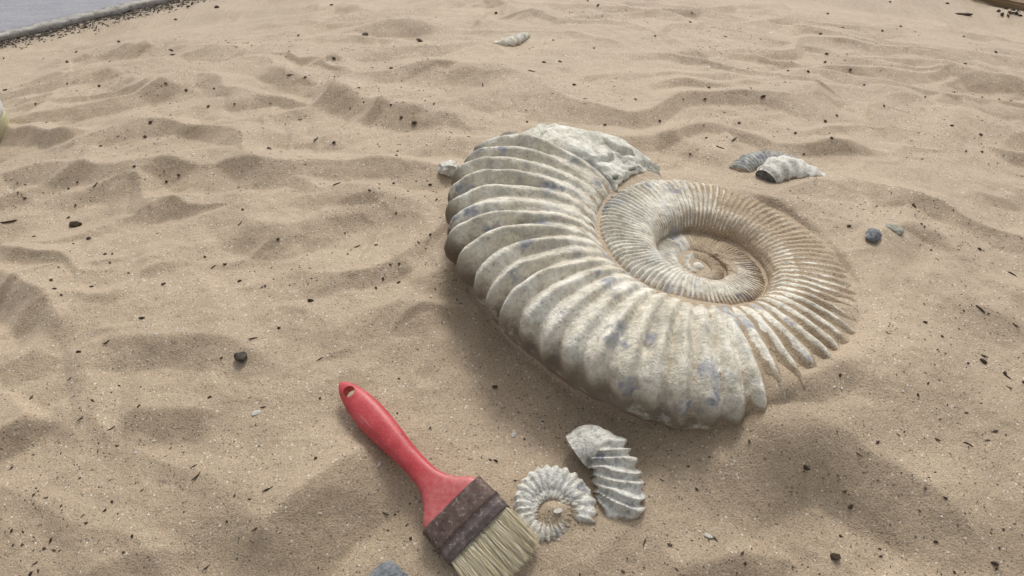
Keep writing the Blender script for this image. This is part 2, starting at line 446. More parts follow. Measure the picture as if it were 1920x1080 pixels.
# ------------------------------------------------------------------ spiral shells
def split_ribs(name, Vg, Ng, rid, isrib, mats, parent, attrs, label=None, rib_min=8):
    """one grid surface -> the whorl (grooves and body) plus one rib mesh per ridge, sharing smooth normals"""
    nu, nv = Vg.shape[:2]
    V = Vg.reshape(-1, 3); N = Ng.reshape(-1, 3); F = grid_faces(nu, nv)
    fr = isrib[:-1, :-1].ravel(); fid = rid[:-1, :-1].ravel()
    def sub(nm, sel, par):
        f = F[sel]; u, inv = np.unique(f, return_inverse=True)
        me = mesh_np(nm, V[u], inv.reshape(f.shape), N[u], True, {k: a.ravel()[u] for k, a in attrs.items()})
        return link(nm, me, mats, par)
    keep = np.zeros(len(F), bool)
    ids = [k for k in np.unique(fid[fr]) if (fr & (fid == k)).sum() >= rib_min]
    for k in ids: keep |= fr & (fid == k)
    body = sub(name, ~keep, parent)
    if label: body['label'] = label
    for k in ids: sub('rib', fr & (fid == k), body)
    return body

def grid_normals(Vg, flip=False):
    du = np.gradient(Vg, axis=0); dv = np.gradient(Vg, axis=1)
    n = np.cross(du, dv); n /= np.linalg.norm(n, axis=-1, keepdims=True) + 1e-12
    return -n if flip else n

def section(phi, p=2.35):
    c, s = np.cos(phi), np.sin(phi)
    return np.sign(c) * np.abs(c) ** (2 / p), np.sign(s) * np.abs(s) ** (2 / p)

amm = empty('ammonite', (SHC[0], SHC[1], 0))
tag(amm, 'large ribbed spiral ammonite half sunk in the sand', 'fossil')

def b_of(a): return .042 * (a / .078) ** .55

def main_whorl(name, t0, t1, dt, nv, per, amp, lag, mat, seed, pp=2.6, bk=1.0, jit=.45, wear=lambda t, s: 1.0, zoff=lambda t: 0, shear=0, rough=.0007, p0=-62, p1=208, label=None, ribs=True, clampz=None):
    th = np.arange(t0, t1 + dt / 2, dt)
    TH = np.repeat(th[:, None], nv, 1)
    phi = np.radians(np.linspace(p0, p1, nv))[None, :].repeat(len(th), 0)
    if shear: TH = TH + shear * ((np.cos(phi) + 1) / 2) ** 1.5 * sstep(t0 + 40, t0, TH)
    Ro = smooth_r_out(TH) - .003; Ri = smooth_r_out(TH + 360) * .94
    a = (Ro - Ri) / 2; rc = (Ro + Ri) / 2; b = b_of(a) * (bk if np.isscalar(bk) else bk(TH))
    cx, sz = section(phi, pp)
    s = (cx + 1) / 2
    lagd = lag(TH) * s ** 1.7
    warp = jit * (1.3 * vnoise(TH / 17, TH * 0, seed) + .8 * vnoise(TH / 6, s * 1.5, seed + 5))
    tq = np.arange(0, 1500, .25); cum = np.cumsum(.25 / per(tq))
    ph = np.interp(TH - lagd + warp * per(TH) / 6.3, tq, cum)
    rid = np.floor(ph).astype(int); fr = ph - rid
    cst = .5 + .19 * sstep(4.2, 5.6, per(TH)) * sstep(300, 215, TH)        # ribs lean back, away from the broken end
    fr = np.where(fr < cst, .5 * fr / cst, .5 + .5 * (fr - cst) / (1 - cst))
    g = np.abs(fr - .5) * 2                       # 0 on the crest, 1 in the groove
    prof = (.5 + .5 * np.cos(np.pi * g)) ** .85
    rand = .82 + .36 * np.random.default_rng(seed).random(4000)[rid % 4000]
    A = amp(TH) * a * (.10 + .90 * sstep(.05, .75, s)) * rand * (.9 + .3 * vnoise(TH / 5, s * 4, seed + 8)) * (per(TH) / 6.3) ** .6 * (1 - .35 * sstep(.45, -.1, sz) * sstep(.5, .8, s) * sstep(196, 225, TH)) * (1 + 1.0 * sstep(.55, 1, s) * sstep(1.0, .2, sz) * sstep(208, 175, TH)) * wear(TH, s) * (1 - .85 * sstep(.1, -.4, sz))
    disp = A * (prof - .32)
    # worn and chipped surface
    disp = disp + rough * fbm(TH * Ro / 57.3 * 70, phi * a * 70, 4, seed + 2) * 2 + .0016 * fbm(TH / 9, phi * 1.6, 3, seed + 3) * (a / .06)
    nx, nz = cx / np.maximum(a, 1e-6), sz / np.maximum(b, 1e-6)
    nl = np.hypot(nx, nz); nx /= nl; nz /= nl
    r = rc + a * cx + disp * nx; z = b * sz + disp * nz
    t = np.radians(TH)
    x = r * np.cos(t); y = r * np.sin(t)
    z = z + TZ0 + TGX * x + TGY * y + zoff(TH)
    Vg = np.stack([x, y, z], -1)
    Ng = grid_normals(Vg)
    if np.mean(Ng[:, nv // 2, 2]) < 0: Ng = -Ng
    wx, wy = x + SHC[0], y + SHC[1]
    gz = ground(wx.ravel(), wy.ravel()).reshape(x.shape)
    over = z - gz
    ang = TH % 360
    east = np.exp(-(np.minimum(np.abs(ang - 25), 360 - np.abs(ang - 25)) / 55) ** 2)
    sandy = .62 * sstep(.012, .0, over) * sstep(200, 280, np.where(ang < 100, ang + 360, ang)) + .55 * (g - .28) * (.75 + .6 * sstep(215, 330, np.where(ang < 100, ang + 360, ang))) + .11 + .34 * east
    sandy = sandy + .25 * sstep(.30, .02, s) * sstep(-.2, .4, sz)
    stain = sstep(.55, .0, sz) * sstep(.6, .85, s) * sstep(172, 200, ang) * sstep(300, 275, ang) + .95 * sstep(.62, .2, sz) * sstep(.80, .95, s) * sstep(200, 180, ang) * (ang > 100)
    if not ribs: rid = rid * 0
    isrib = (g < .60) & (sz > -.5) & (s > .06) if ribs else np.zeros(g.shape, bool)
    return split_ribs(name, Vg, Ng, rid, isrib, mat, amm, {'sandy': sandy, 'stain': stain}, label)

main_whorl('outer_whorl', 134, 452, .28, 84, lambda t: 7.3 - .9 * sstep(185, 215, t) - 2.7 * sstep(300, 370, t), lambda t: .150 + .01 * sstep(185, 225, t), lambda t: 3 + 9 * sstep(235, 150, t), M_SHELL, 101, shear=7, wear=lambda t, s: (1 - .60 * sstep(290, 345, t)) * (1 - .55 * sstep(.55, 1, s) * sstep(300, 335, t)) * (1 + .55 * vnoise(t / 16, s * 3, 75) * sstep(200, 300, t)))
main_whorl('middle_whorl', 448, 772, .36, 56, lambda t: 3.7 + 0 * t, lambda t: .125 + 0 * t, lambda t: 2 + 0 * t, M_INNER, 103, 3.0, lambda t: 1 - .60 * sstep(575, 720, t), .8, lambda t, s: .75 + .7 * vnoise(t / 22, s * 2.5, 77), lambda t: -.004 * sstep(690, 775, t), rough=.0008, p0=-30, p1=206)
# -30, 206)
main_whorl('inner_whorl', 768, 1330, .6, 34, lambda t: 4.5 + 0 * t, lambda t: .15 + 0 * t, lambda t: 2 + 0 * t, M_INNER, 105, 2.2, lambda t: .40 + 0 * t, .8, lambda t, s: .85 + .5 * vnoise(t / 30, s * 2, 79), lambda t: -.004 + 0 * t, rough=.0004, p0=-30, p1=206)
# -30, 206)
# blunt first chamber at the very centre
bm = bmesh.new(); bmesh.ops.create_icosphere(bm, subdivisions=3, radius=.0065)
for v in bm.verts: v.co.z = v.co.z * .7 + TZ0 - .004
bm.to_mesh(me := bpy.data.meshes.new('first_chamber')); bm.free()
for p in me.polygons: p.use_smooth = True
link('first_chamber', me, M_INNER, amm)

# broken end of the outer whorl: a rough pale wedge that runs down into the sand
def broken_end():
    nu, nv = 90, 70
    th = np.linspace(135.2, 98, nu); TH = np.repeat(th[:, None], nv, 1)
    phi = np.radians(np.linspace(-55, 205, nv))[None, :].repeat(nu, 0)
    q = (135.2 - TH) / 37.2
    TH = TH + 7 * ((np.cos(phi) + 1) / 2) ** 1.5 * sstep(1, 0, q)
    Ro = smooth_r_out(TH) - .004; Ri = smooth_r_out(TH + 360) * .94 + .028 * q
    Ri = np.minimum(Ri, Ro - .012)
    a = (Ro - Ri) / 2; rc = (Ro + Ri) / 2; b = b_of(a[0, 0]) * (1 - .12 * q - .45 * sstep(.62, 1, q)) + .002 * sstep(0, .2, q)
    cx, sz = section(phi, 2.35 + 2.2 * sstep(0, .35, q))
    wx = TH * .045; wy = phi * 1.3
    lay = phi * 3.1 + .5 * fbm(wx * 1.4, wy * 1.5, 2, 303) + q * 1.5
    fl = lay - np.floor(lay)
    disp = .0050 * (np.floor(lay) * .37 % 1 - .5) + .0030 * (fl - .5) + .0045 * fbm(wx * 2.2, wy * 2.0, 3, 305) + .0013 * fbm(wx * 14, wy * 11, 3, 309)
    pit = sstep(.38, .55, fbm(wx * 3.2, wy * 4.5, 2, 311)); disp = disp - .006 * pit
    disp = disp * sstep(0, .10, q) - .0045 * (1 - sstep(0, .09, q))
    r = rc + (a + disp) * cx; z = (b + disp) * sz
    # the break slopes away from the crest towards the far rim
    z = z - .010 * sstep(.40, .0, (cx + 1) / 2) * sstep(0, .4, q) * (sz > 0)
    t = np.radians(TH); x = r * np.cos(t); y = r * np.sin(t); z = z + TZ0 + TGX * x + TGY * y
    Vg = np.stack([x, y, z], -1)
    cen = Vg[-1].mean(0)
    V = np.concatenate([Vg.reshape(-1, 3), [cen]])
    F = grid_faces(nu, nv)
    Ng = grid_normals(Vg)
    me = bpy.data.meshes.new('broken_end')
    faces = [tuple(f) for f in F] + [((nu - 1) * nv + j, (nu - 1) * nv + j + 1, nu * nv) for j in range(nv - 1)]
    me.from_pydata([tuple(v) for v in V], [], faces)
    bm = bmesh.new(); bm.from_mesh(me); bmesh.ops.recalc_face_normals(bm, faces=bm.faces); bm.to_mesh(me); bm.free()
    for p in me.polygons: p.use_smooth = True
    for k, val in (('sandy', .18), ('stain', 0)):
        a_ = me.attributes.new(k, 'FLOAT', 'POINT'); a_.data.foreach_set('value', np.full(len(V), val, np.float32))
    o = link('broken_end', me, M_BREAK, amm); o['label'] = 'white rough broken end of the outer whorl'
broken_end()

def small_ring(px, py, R0, t0, t1, per, amp, kin, bh, zc, tilt, mat, name, label, cat='fossil', hollow=False, rot=0, decay=.62, group=None, part='whorl'):
    """a smaller coiled fossil lying in the sand"""
    p = on_sand(px, py); root = empty(name, p)
    tag(root, label, cat, group)
    th = np.arange(t0, t1 + .1, 1.0 if R0 < .06 else .8); nv = 40
    TH = np.repeat(th[:, None], nv, 1); phi = np.radians(np.linspace(-60, 235, nv))[None, :].repeat(len(th), 0)
    Ro = R0 * np.exp(-decay * (TH - t0) / 360); Ri = Ro * kin
    a = (Ro - Ri) / 2; rc = (Ro + Ri) / 2; b = bh * a
    cx, sz = section(phi, 2.2); s = (cx + 1) / 2
    sd = int(px) % 97
    ph = (TH - 4 * s + 1.5 * vnoise(TH / 14, TH * 0, sd)) / per; rid = np.floor(ph).astype(int); fr = ph - rid; g = np.abs(fr - .5) * 2
    rand = .6 + .8 * np.random.default_rng(sd).random(4000)[rid % 4000]
    disp = amp * a * (.3 + .7 * s) * rand * ((.5 + .5 * np.cos(np.pi * g)) - .35) + .0009 * fbm(TH / 5, phi * 3, 3, sd)
    r = rc + (a + disp) * cx; z = (b + disp) * sz
    t = np.radians(TH + rot); x = r * np.cos(t); y = r * np.sin(t); z = z + zc + tilt[0] * x + tilt[1] * y - .022 * sstep(t0 + 26, t0 + 4, TH) - .022 * sstep(t1 - 30, t1 - 4, TH)
    Vg = np.stack([x, y, z], -1); Ng = grid_normals(Vg)
    if np.mean(Ng[:, nv // 2, 2]) < 0: Ng = -Ng
    gz = ground((x + p[0]).ravel(), (y + p[1]).ravel()).reshape(x.shape) - p[2]
    sandy = .5 * sstep(.007, 0, z - gz) + .2 * (g - .4) + .14
    return root, split_ribs(part, Vg, Ng, rid, (g < .6) & (sz > -.4), mat, root, {'sandy': sandy, 'stain': 0 * z})

def tube_fossil(root, pts, rad, nrib, amp, mat, part, skew=0., lean=0., filled_start=False, flat=.85, seed=1, nv=36, prof_pow=1.7, smooth_until=0., nu=None, label=None):
    """a piece of whorl: ribbed tube through local points"""
    P = np.array(pts, float); n = nu or 120
    d = np.concatenate([[0], np.cumsum(np.linalg.norm(np.diff(P, axis=0), axis=1))]); u = np.linspace(0, d[-1], n)
    # smooth interpolation
    Q = np.stack([np.interp(u, d, P[:, k]) for k in range(3)], -1)
    for _ in range(14): Q[1:-1] = (Q[:-2] + 2 * Q[1:-1] + Q[2:]) / 4
    rr_ = np.interp(u, d, rad)
    T = np.gradient(Q, axis=0); T /= np.linalg.norm(T, axis=1, keepdims=True)
    up = np.array([0, 0, 1.]); S = np.cross(T, up); S /= np.linalg.norm(S, axis=1, keepdims=True); U = np.cross(S, T)
    phi = np.linspace(0, 2 * np.pi, nv, endpoint=True)
    uu = (u / d[-1])[:, None]; PH = phi[None, :]
    phs = (uu - smooth_until) / (1 - smooth_until) * nrib + skew * np.sin(PH) + lean * np.cos(PH) + .25 * vnoise(uu * nrib * .7, PH * 0, seed)
    rid = np.floor(phs).astype(int); g = np.abs(phs - rid - .5) * 2
    on = sstep(smooth_until - .01, smooth_until + .05, uu) if smooth_until else 1
    disp = amp * on * (((.5 + .5 * np.cos(np.pi * g)) ** prof_pow) - .3) * (.75 + .5 * np.random.default_rng(seed).random(999)[rid % 999]) + .0012 * fbm(uu * 14, PH * 1.6, 3, seed)
    rad_ = rr_[:, None] + disp
    c, s = section(PH, 2.2)
    Vg = Q[:, None, :] + rad_[..., None] * (c[..., None] * S[:, None, :] + flat * s[..., None] * U[:, None, :])
    if filled_start:
        c0 = Vg[0].mean(0); rings = []
        for k, dep in ((.90, .0002), (.84, .0012), (.62, .0004), (.3, -.0012), (.02, -.0015)):
            rings.append(c0 + (Vg[0] - c0) * k + T[0] * dep)
        Vg = np.concatenate([np.array(rings)[::-1], Vg]); rid = np.concatenate([np.full((5, nv), -99), rid]); g = np.concatenate([np.ones((5, nv)), g])
    if filled_start:
        Hg = Vg[:6][::-1].copy(); Vg = Vg[5:]; rid = rid[5:]; g = g[5:]
        Hn = grid_normals(Hg); Hn = Hn if np.sum(Hn[2] * -T[0]) > 0 else -Hn
        fl_ = grid_faces(6, nv); gn_ = grid_normals(Hg)
        if np.sum(gn_[2] * -T[0]) < 0: fl_ = fl_[:, ::-1]
        hm_ = mesh_np('hollow', Hg.reshape(-1, 3), fl_, None)
        link('hollow', hm_, M_FILL, root)  # dark matrix face closing the broken end, almost flush with its rim
    Ng = grid_normals(Vg)
    mid = Vg[len(Vg) // 2].mean(0)
    if np.sum((Vg[len(Vg) // 2] - mid) * Ng[len(Vg) // 2]) < 0: Ng = -Ng
    loc = root.location
    gz = ground((Vg[..., 0] + loc.x).ravel(), (Vg[..., 1] + loc.y).ravel()).reshape(g.shape) - loc.z
    sandy = .5 * sstep(.006, 0, Vg[..., 2] - gz) + .22 * (g - .4) + .10
    isr = (g < .62) & (rid >= 0 if smooth_until or filled_start else True)
    return split_ribs(part, Vg, Ng, rid, isr, mat, root, {'sandy': sandy, 'stain': 0 * g}, label)

# ring-shaped small ammonite beside the brush
small_ring(1030, 952, .0420, -40, 640, 13.5, .18, .42, .66, -.0055, (-.05, .38), M_SMALL, 'small_ammonite',
    'small pale ribbed ammonite ring beside the paintbrush bristles', decay=.62, part='whorl')
# standing piece of whorl next to it
pf = on_sand(1140, 905); fr_ = empty('ammonite_fragment', pf)
tag(fr_, 'upright whorl fragment with thick pale ribs below the large ammonite', 'fossil')
loc_ = lambda px, py, z: at(px, py, pf[2] - float(base(pf[1], pf[0])) + z) - pf
tube_fossil(fr_, [loc_(1082, 848, .005), loc_(1104, 832, .010), loc_(1134, 842, .011), loc_(1152, 878, .008), loc_(1162, 920, .002), loc_(1160, 958, -.006), loc_(1150, 985, -.020), loc_(1146, 995, -.032)],
    [.0165, .0170, .0160, .0180, .0195, .0195, .019, .018], 10.5, .0042, M_SMALL, 'whorl', skew=-.8, lean=.9, filled_start=True, seed=7, smooth_until=.22, nu=170)

# half buried ammonite on the right, beyond the big one
pr = on_sand(1455, 322)
root_r, _ = small_ring(1452, 338, .064, 22, 175, 7, .16, .48, .8, -.011, (.0, .10), M_GREYFOS, 'half_buried_ammonite',
    'half buried grey and white ammonite with dark matrix filled end behind the large one', decay=.3, part='outer_whorl')
l2 = lambda px, py, z: at(px, py, root_r.location.z - float(base(root_r.location.y, root_r.location.x)) + z) - np.array(root_r.location)
tube_fossil(root_r, [l2(1436, 338, -.001), l2(1455, 324, .003), l2(1480, 320, .001), l2(1510, 332, -.004), l2(1540, 350, -.011), l2(1555, 362, -.018)],
    [.016, .0195, .0195, .0175, .0155, .013], 7, .0024, M_SMALL, 'inner_whorl', filled_start=True, seed=12, nu=90)

# ------------------------------------------------------------------ rocks and crumbs
def rock_mesh(name, size, seed, sub=2, facets=6, flat=.7, rough=.12, mat=None, smooth=False):
    r = random.Random(seed)
    bm = bmesh.new(); bmesh.ops.create_icosphere(bm, subdivisions=sub, radius=1)
    planes = []
    for _ in range(facets):
        v = Vector((r.gauss(0, 1), r.gauss(0, 1), r.gauss(0, 1))).normalized(); planes.append((v, r.uniform(.55, .9)))
    offs = np.random.default_rng(seed).normal(0, rough, len(bm.verts))
    for v, o in zip(bm.verts, offs):
        for n, d in planes:
            k = v.co.dot(n)
            if k > d: v.co -= n * (k - d)
        v.co *= 1 + o
        v.co = Vector((v.co.x * size[0], v.co.y * size[1], v.co.z * size[2]))
    me = bpy.data.meshes.new(name); bm.to_mesh(me); bm.free()
    for p in me.polygons: p.use_smooth = smooth
    if mat: me.materials.append(mat)
    if mat in (M_SMALL, M_GREYFOS, M_SHELL):
        for k, val in (('sandy', .2), ('stain', 0)):
            a_ = me.attributes.new(k, 'FLOAT', 'POINT'); a_.data.foreach_set('value', np.full(len(me.vertices), val, np.float32))
    return me

def rock(name, px, py, wpx, dpx, label, cat, mat, seed, hgt=.6, sink=.3, rotz=0, sub=3, group=None, rough=.05, facets=8):
    p = on_sand(px, py); s = px_per_m(p)
    a, b = wpx / 2 / s, dpx / 2 / s; h = min(a, b) * hgt
    o = link(name, rock_mesh(name, (a, b, h), seed, sub, facets, .7, rough, mat))
    o.location = (p[0], p[1], p[2] + h * (1 - 2 * sink)); o.rotation_euler = (0, 0, rotz)
    return tag(o, label, cat, group)

rock('fossil_chip', 842, 322, 40, 44, 'pale knobbly fossil lump touching the left edge of the large ammonite', 'fossil', M_SMALL, 3, .7, .25, .3, 3, rough=.06)
rock('pebble', 1637, 446, 30, 36, 'blue grey speckled pebble right of the large ammonite', 'pebble', M_BLUESTONE, 4, .8, .3, .2)
rock('pebble', 1677, 430, 30, 34, 'dull green grey pebble nearly buried beside the blue grey one', 'pebble', M_GREENSTONE, 5, .5, .42, .7)
rock('stone', 733, 1082, 84, 62, 'grey blue stone at the bottom edge left of the brush', 'stone', M_BLUESTONE, 6, .5, .35, .1, 4)
rock('stone', 453, 672, 24, 30, 'black angular stone on the sand left of the red handle', 'stone', M_DARKSTONE, 8, .8, .2, .5)

# far ribbed piece
pw = on_sand(950, 78); fw = empty('fossil_fragment', pw)
tag(fw, 'curved greyish ribbed fossil piece lying on the far sand', 'fossil')
l3 = lambda px, py, z: at(px, py, pw[2] - float(base(pw[1], pw[0])) + z) - pw
tube_fossil(fw, [l3(918, 88, -.007), l3(932, 85, .000), l3(950, 82, .002), l3(966, 77, .002), l3(980, 70, -.001), l3(988, 66, -.004)],
    [.004, .008, .010, .010, .008, .005], 9, .0022, M_INNER, 'whorl', seed=15, nu=70, nv=20)

# ------------------------------------------------------------------ paintbrush
def brush():
    A = at(890, 885, .026); B = at(799, 1006, .014); T = at(637, 706, .027)
    M = (A + B) / 2
    ax = T - M; L = np.linalg.norm(ax); ax /= L
    w = A - B; hw = np.linalg.norm(w) / 2; w /= np.linalg.norm(w)
    # share the correction between both directions
    for _ in range(20):
        dt = float(ax @ w); ax = ax - .12 * dt * w; ax /= np.linalg.norm(ax); w = w - .88 * dt * ax; w /= np.linalg.norm(w)
    up = np.cross(w, ax)
    if up[2] < 0: up = -up; w = -w
    # local frame: x across, y towards the handle tip, z up
    root = empty('paintbrush', (0, 0, 0))
    Mx = Matrix(((w[0], ax[0], up[0], M[0]), (w[1], ax[1], up[1], M[1]), (w[2], ax[2], up[2], M[2]), (0, 0, 0, 1)))
    if Mx.to_3x3().determinant() < 0:
        w = -w; Mx = Matrix(((w[0], ax[0], up[0], M[0]), (w[1], ax[1], up[1], M[1]), (w[2], ax[2], up[2], M[2]), (0, 0, 0, 1)))
    root.matrix_world = Mx
    tag(root, 'red handled flat paintbrush with rusty metal ferrule lying on sand', 'paintbrush')
    HT = .0085                                      # half thickness at the ferrule; top face lies at z = 0
    # handle
    m = NT('worn_red_plastic'); co = m.co()
    n1 = m.noise(60, 4, .6, co)
    col = m.ramp(n1, [(.3, (.42, .040, .046, 1)), (.55, (.53, .065, .075, 1)), (.8, (.58, .115, .125, 1))])
    geo = m.n('ShaderNodeSeparateXYZ'); m.l(co, geo.inputs[0])
    dust = m.math('MULTIPLY', m.ramp(m.math('MULTIPLY', geo.outputs[1], 10), [(.15, G(.75)), (.42, G(0))]), m.ramp(m.noise(220, 4, .7, co), [(.35, G(.25)), (.65, G(1))]))
    col = m.mix(m.math('MULTIPLY', dust, .4), col, (.62, .40, .36, 1))
    scr = m.noise(800, 2, .5, co)
    col = m.mix(m.ramp(scr, [(.62, G(0)), (.72, G(.35))]), col, (.55, .42, .33, 1))
    mp = m.n('ShaderNodeMapping'); m.l(co, mp.inputs[0]); mp.inputs['Scale'].default_value = (260, 22, 260); mp.inputs['Rotation'].default_value = (0, 0, .35)
    sc2 = m.noise(1.0, 3, .6, mp.outputs[0])
    col = m.mix(m.ramp(sc2, [(.62, G(0)), (.70, G(.30))]), col, (.70, .34, .33, 1))
    chip = m.noise(75, 5, .7, co)
    col = m.mix(m.ramp(chip, [(.64, G(0)), (.68, G(.8))]), col, (.24, .035, .035, 1))
    M_RED = m.done(col, .42, m.bump(m.noise(300, 3, .6, co), .0004, .5), .45)
    ss = np.array([-.004, .004, .008, .012, .017, .024, .032, .044, .062, .080, .098, .114, .128, .140, .149, .155, .158])
    hl = np.array([.0315, .0300, .0270, .0225, .0178, .0140, .0118, .0108, .0112, .0130, .0148, .0152, .0138, .0112, .0082, .0045, .0008]) * (hw / .0325) * np.where(np.arange(17) > 5, .94, 1)
    tk = np.array([.0078, .0078, .0078, .0078, .0078, .0078, .0079, .0080, .0086, .0092, .0094, .0090, .0080, .0068, .0056, .0040, .0012])
    Ls = L / .158
    n = 110; u = np.linspace(ss[0], ss[-1], n); U2 = u * Ls
    hl_i = np.interp(u, ss, hl); tk_i = np.interp(u, ss, tk)
    for _ in range(4):
        hl_i[1:-1] = (hl_i[:-2] + 2 * hl_i[1:-1] + hl_i[2:]) / 4; tk_i[1:-1] = (tk_i[:-2] + 2 * tk_i[1:-1] + tk_i[2:]) / 4
    nv = 40; ph = np.linspace(0, 2 * np.pi, nv, endpoint=False)
    pw_ = np.interp(u, [0, .03, .06], [3.6, 3.0, 2.3])[:, None]
    c = np.sign(np.cos(ph)) * np.abs(np.cos(ph)) ** (2 / pw_); s = np.sign(np.sin(ph)) * np.abs(np.sin(ph)) ** (2 / pw_)
    bend = -.0004 * np.sin(u / .158 * np.pi * 2)
    Vg = np.stack([hl_i[:, None] * c, np.repeat(U2[:, None], nv, 1), -HT + tk_i[:, None] * s + bend[:, None]], -1)
    V = list(map(tuple, Vg.reshape(-1, 3))); F = [tuple(f) for f in grid_faces(n, nv, True)] + [tuple(range(nv))[::-1], tuple(range((n - 1) * nv, n * nv))]
    me = bpy.data.meshes.new('handle'); me.from_pydata(V, [], F)
    bm = bmesh.new(); bm.from_mesh(me); bmesh.ops.recalc_face_normals(bm, faces=bm.faces); bm.to_mesh(me); bm.free()
    tmp = bpy.data.objects.new('tmp', me); C.objects.link(tmp)
    bm = bmesh.new(); bmesh.ops.create_cone(bm, segments=28, radius1=.0056, radius2=.0056, depth=.06, cap_ends=True)
    bmesh.ops.translate(bm, verts=bm.verts, vec=(.0004, .1415 * Ls, -HT))
    mc = bpy.data.meshes.new('tmpc'); bm.to_mesh(mc); bm.free(); cut = bpy.data.objects.new('tmpc', mc); C.objects.link(cut)
    mod = tmp.modifiers.new('b', 'BOOLEAN'); mod.object = cut; mod.operation = 'DIFFERENCE'; mod.solver = 'EXACT'
    bv = tmp.modifiers.new('v', 'BEVEL'); bv.width = .0009; bv.segments = 3; bv.limit_method = 'ANGLE'; bv.angle_limit = math.radians(50)
    dg = bpy.context.evaluated_depsgraph_get()
    me2 = bpy.data.meshes.new_from_object(tmp.evaluated_get(dg)); me2.name = 'handle'
    bpy.data.objects.remove(tmp); bpy.data.objects.remove(cut); bpy.data.meshes.remove(me); bpy.data.meshes.remove(mc)
    for p in me2.polygons: p.use_smooth = True
    link('handle', me2, M_RED, root)
    # ferrule
    m = NT('rusty_ferrule'); co = m.co()
    n1 = m.noise(90, 5, .7, co, .5)
    col = m.ramp(n1, [(.28, (.045, .030, .024, 1)), (.45, (.085, .052, .042, 1)), (.6, (.13, .085, .07, 1)), (.74, (.20, .16, .14, 1))])
    g2 = m.n('ShaderNodeSeparateXYZ'); m.l(co, g2.inputs[0])
    band = m.ramp(m.math('MULTIPLY', g2.outputs[1], -20), [(.40, G(0)), (.46, G(1))])
    col = m.mix(m.math('MULTIPLY', band, .35), col, (.12, .11, .125, 1))
    col = m.mix(m.ramp(m.noise(260, 3, .7, co), [(.56, G(0)), (.68, G(.55))]), col, (.36, .31, .27, 1))
    M_FER = m.done(col, m.ramp(n1, [(.3, G(.75)), (.7, G(.5))]), m.bump(m.noise(240, 4, .7, co), .0007, .8), .5)
    M_FER.node_tree.nodes['Principled BSDF'].inputs['Metallic'].default_value = .25
    FL = .034
    prof = [(0.0012, .0), (.0, .0006), (-.004, .0008), (-.017, .0008), (-.0180, .0016), (-.0195, .0016), (-.0205, .0008), (-.026, .0008), (-.027, .0014), (-.0285, .0014), (-.0295, .0008), (-FL + .001, .0008), (-FL, .0003), (-FL + .0004, -.001)]
    nv = 64; ph = np.linspace(0, 2 * np.pi, nv, endpoint=False); pe = 5.0
    ca = np.sign(np.cos(ph)) * np.abs(np.cos(ph)) ** (2 / pe); sa = np.sign(np.sin(ph)) * np.abs(np.sin(ph)) ** (2 / pe)
    rows = [np.stack([(hw + e) * ca + .0004 * np.sin(ph * 3 + y * 300), np.full(nv, y), -HT + (HT + e) * sa + .0003 * np.sin(ca * 5 + y * 200)], -1) for y, e in prof]
    Vg = np.array(rows); F = [tuple(f) for f in grid_faces(len(prof), nv, True)] + [tuple(range(nv))]
    me = bpy.data.meshes.new('ferrule'); me.from_pydata([tuple(v) for v in Vg.reshape(-1, 3)], [], F)
    bm = bmesh.new(); bm.from_mesh(me); bmesh.ops.recalc_face_normals(bm, faces=bm.faces); bm.to_mesh(me); bm.free()
    for p in me.polygons: p.use_smooth = len(p.vertices) == 4
    link('ferrule', me, M_FER, root)
    # bristles: about two thousand tapered hairs in clumps
    m = NT('hog_bristle')
    hair = m.attr('tone')
    col = m.ramp(hair, [(0, (.45, .35, .20, 1)), (.22, (.76, .66, .45, 1)), (.7, (.90, .82, .62, 1)), (1, (.94, .90, .76, 1))])
    g3 = m.n('ShaderNodeSeparateXYZ'); m.l(m.co(), g3.inputs[0])
    M_BRI = m.done(col, .6, None, .3)
    Vs, Fs, tone = [], [], []
    rg = np.random.default_rng(17); k = 0; SEG = 6
    for i in range(4200):
        x = rg.uniform(-1, 1); z = rg.uniform(-1, 1)
        x0 = x * (hw - .0016); z0 = -HT + z * (HT - .0016)
        ln = .037 + rg.normal(0, .0018) - .004 * abs(x) ** 3
        cl = math.sin(x * 23 + 1.3) * .6 + math.sin(x * 41) * .4
        dx_ = x * .0015 + .0022 * math.sin(x * 31 + z * 2) + rg.normal(0, .0009); dz_ = -z * .004 - .0035 + rg.normal(0, .0012)
        curl = rg.normal(0, .0012)
        rad = rg.uniform(.00013, .00028)
        base = k
        for j in range(SEG):
            t = j / (SEG - 1)
            cx_ = x0 + dx_ * t ** 1.4 + curl * math.sin(t * 3); cy_ = -FL + .004 - (ln + .004) * t; cz_ = z0 + dz_ * t ** 1.5
            rj = rad * (1 - .65 * t ** 2)
            for q in range(3):
                an_ = q * 2.0944 + i
                Vs.append((cx_ + rj * math.cos(an_), cy_, cz_ + rj * math.sin(an_)))
                tone.append(min(1, max(0, .55 + .22 * cl + rg.normal(0, .22))) if j == 0 else tone[-1]); k += 1
        for j in range(SEG - 1):
            for q in range(3):
                a_ = base + j * 3 + q; b_ = base + j * 3 + (q + 1) % 3
                Fs.append((a_, b_, b_ + 3, a_ + 3))
    me = mesh_np('bristles', Vs, Fs, None, True, {'tone': tone})
    tag(link('bristles', me, M_BRI, root), kind='stuff')
    return root, Mx
brush_root, BMX = brush()

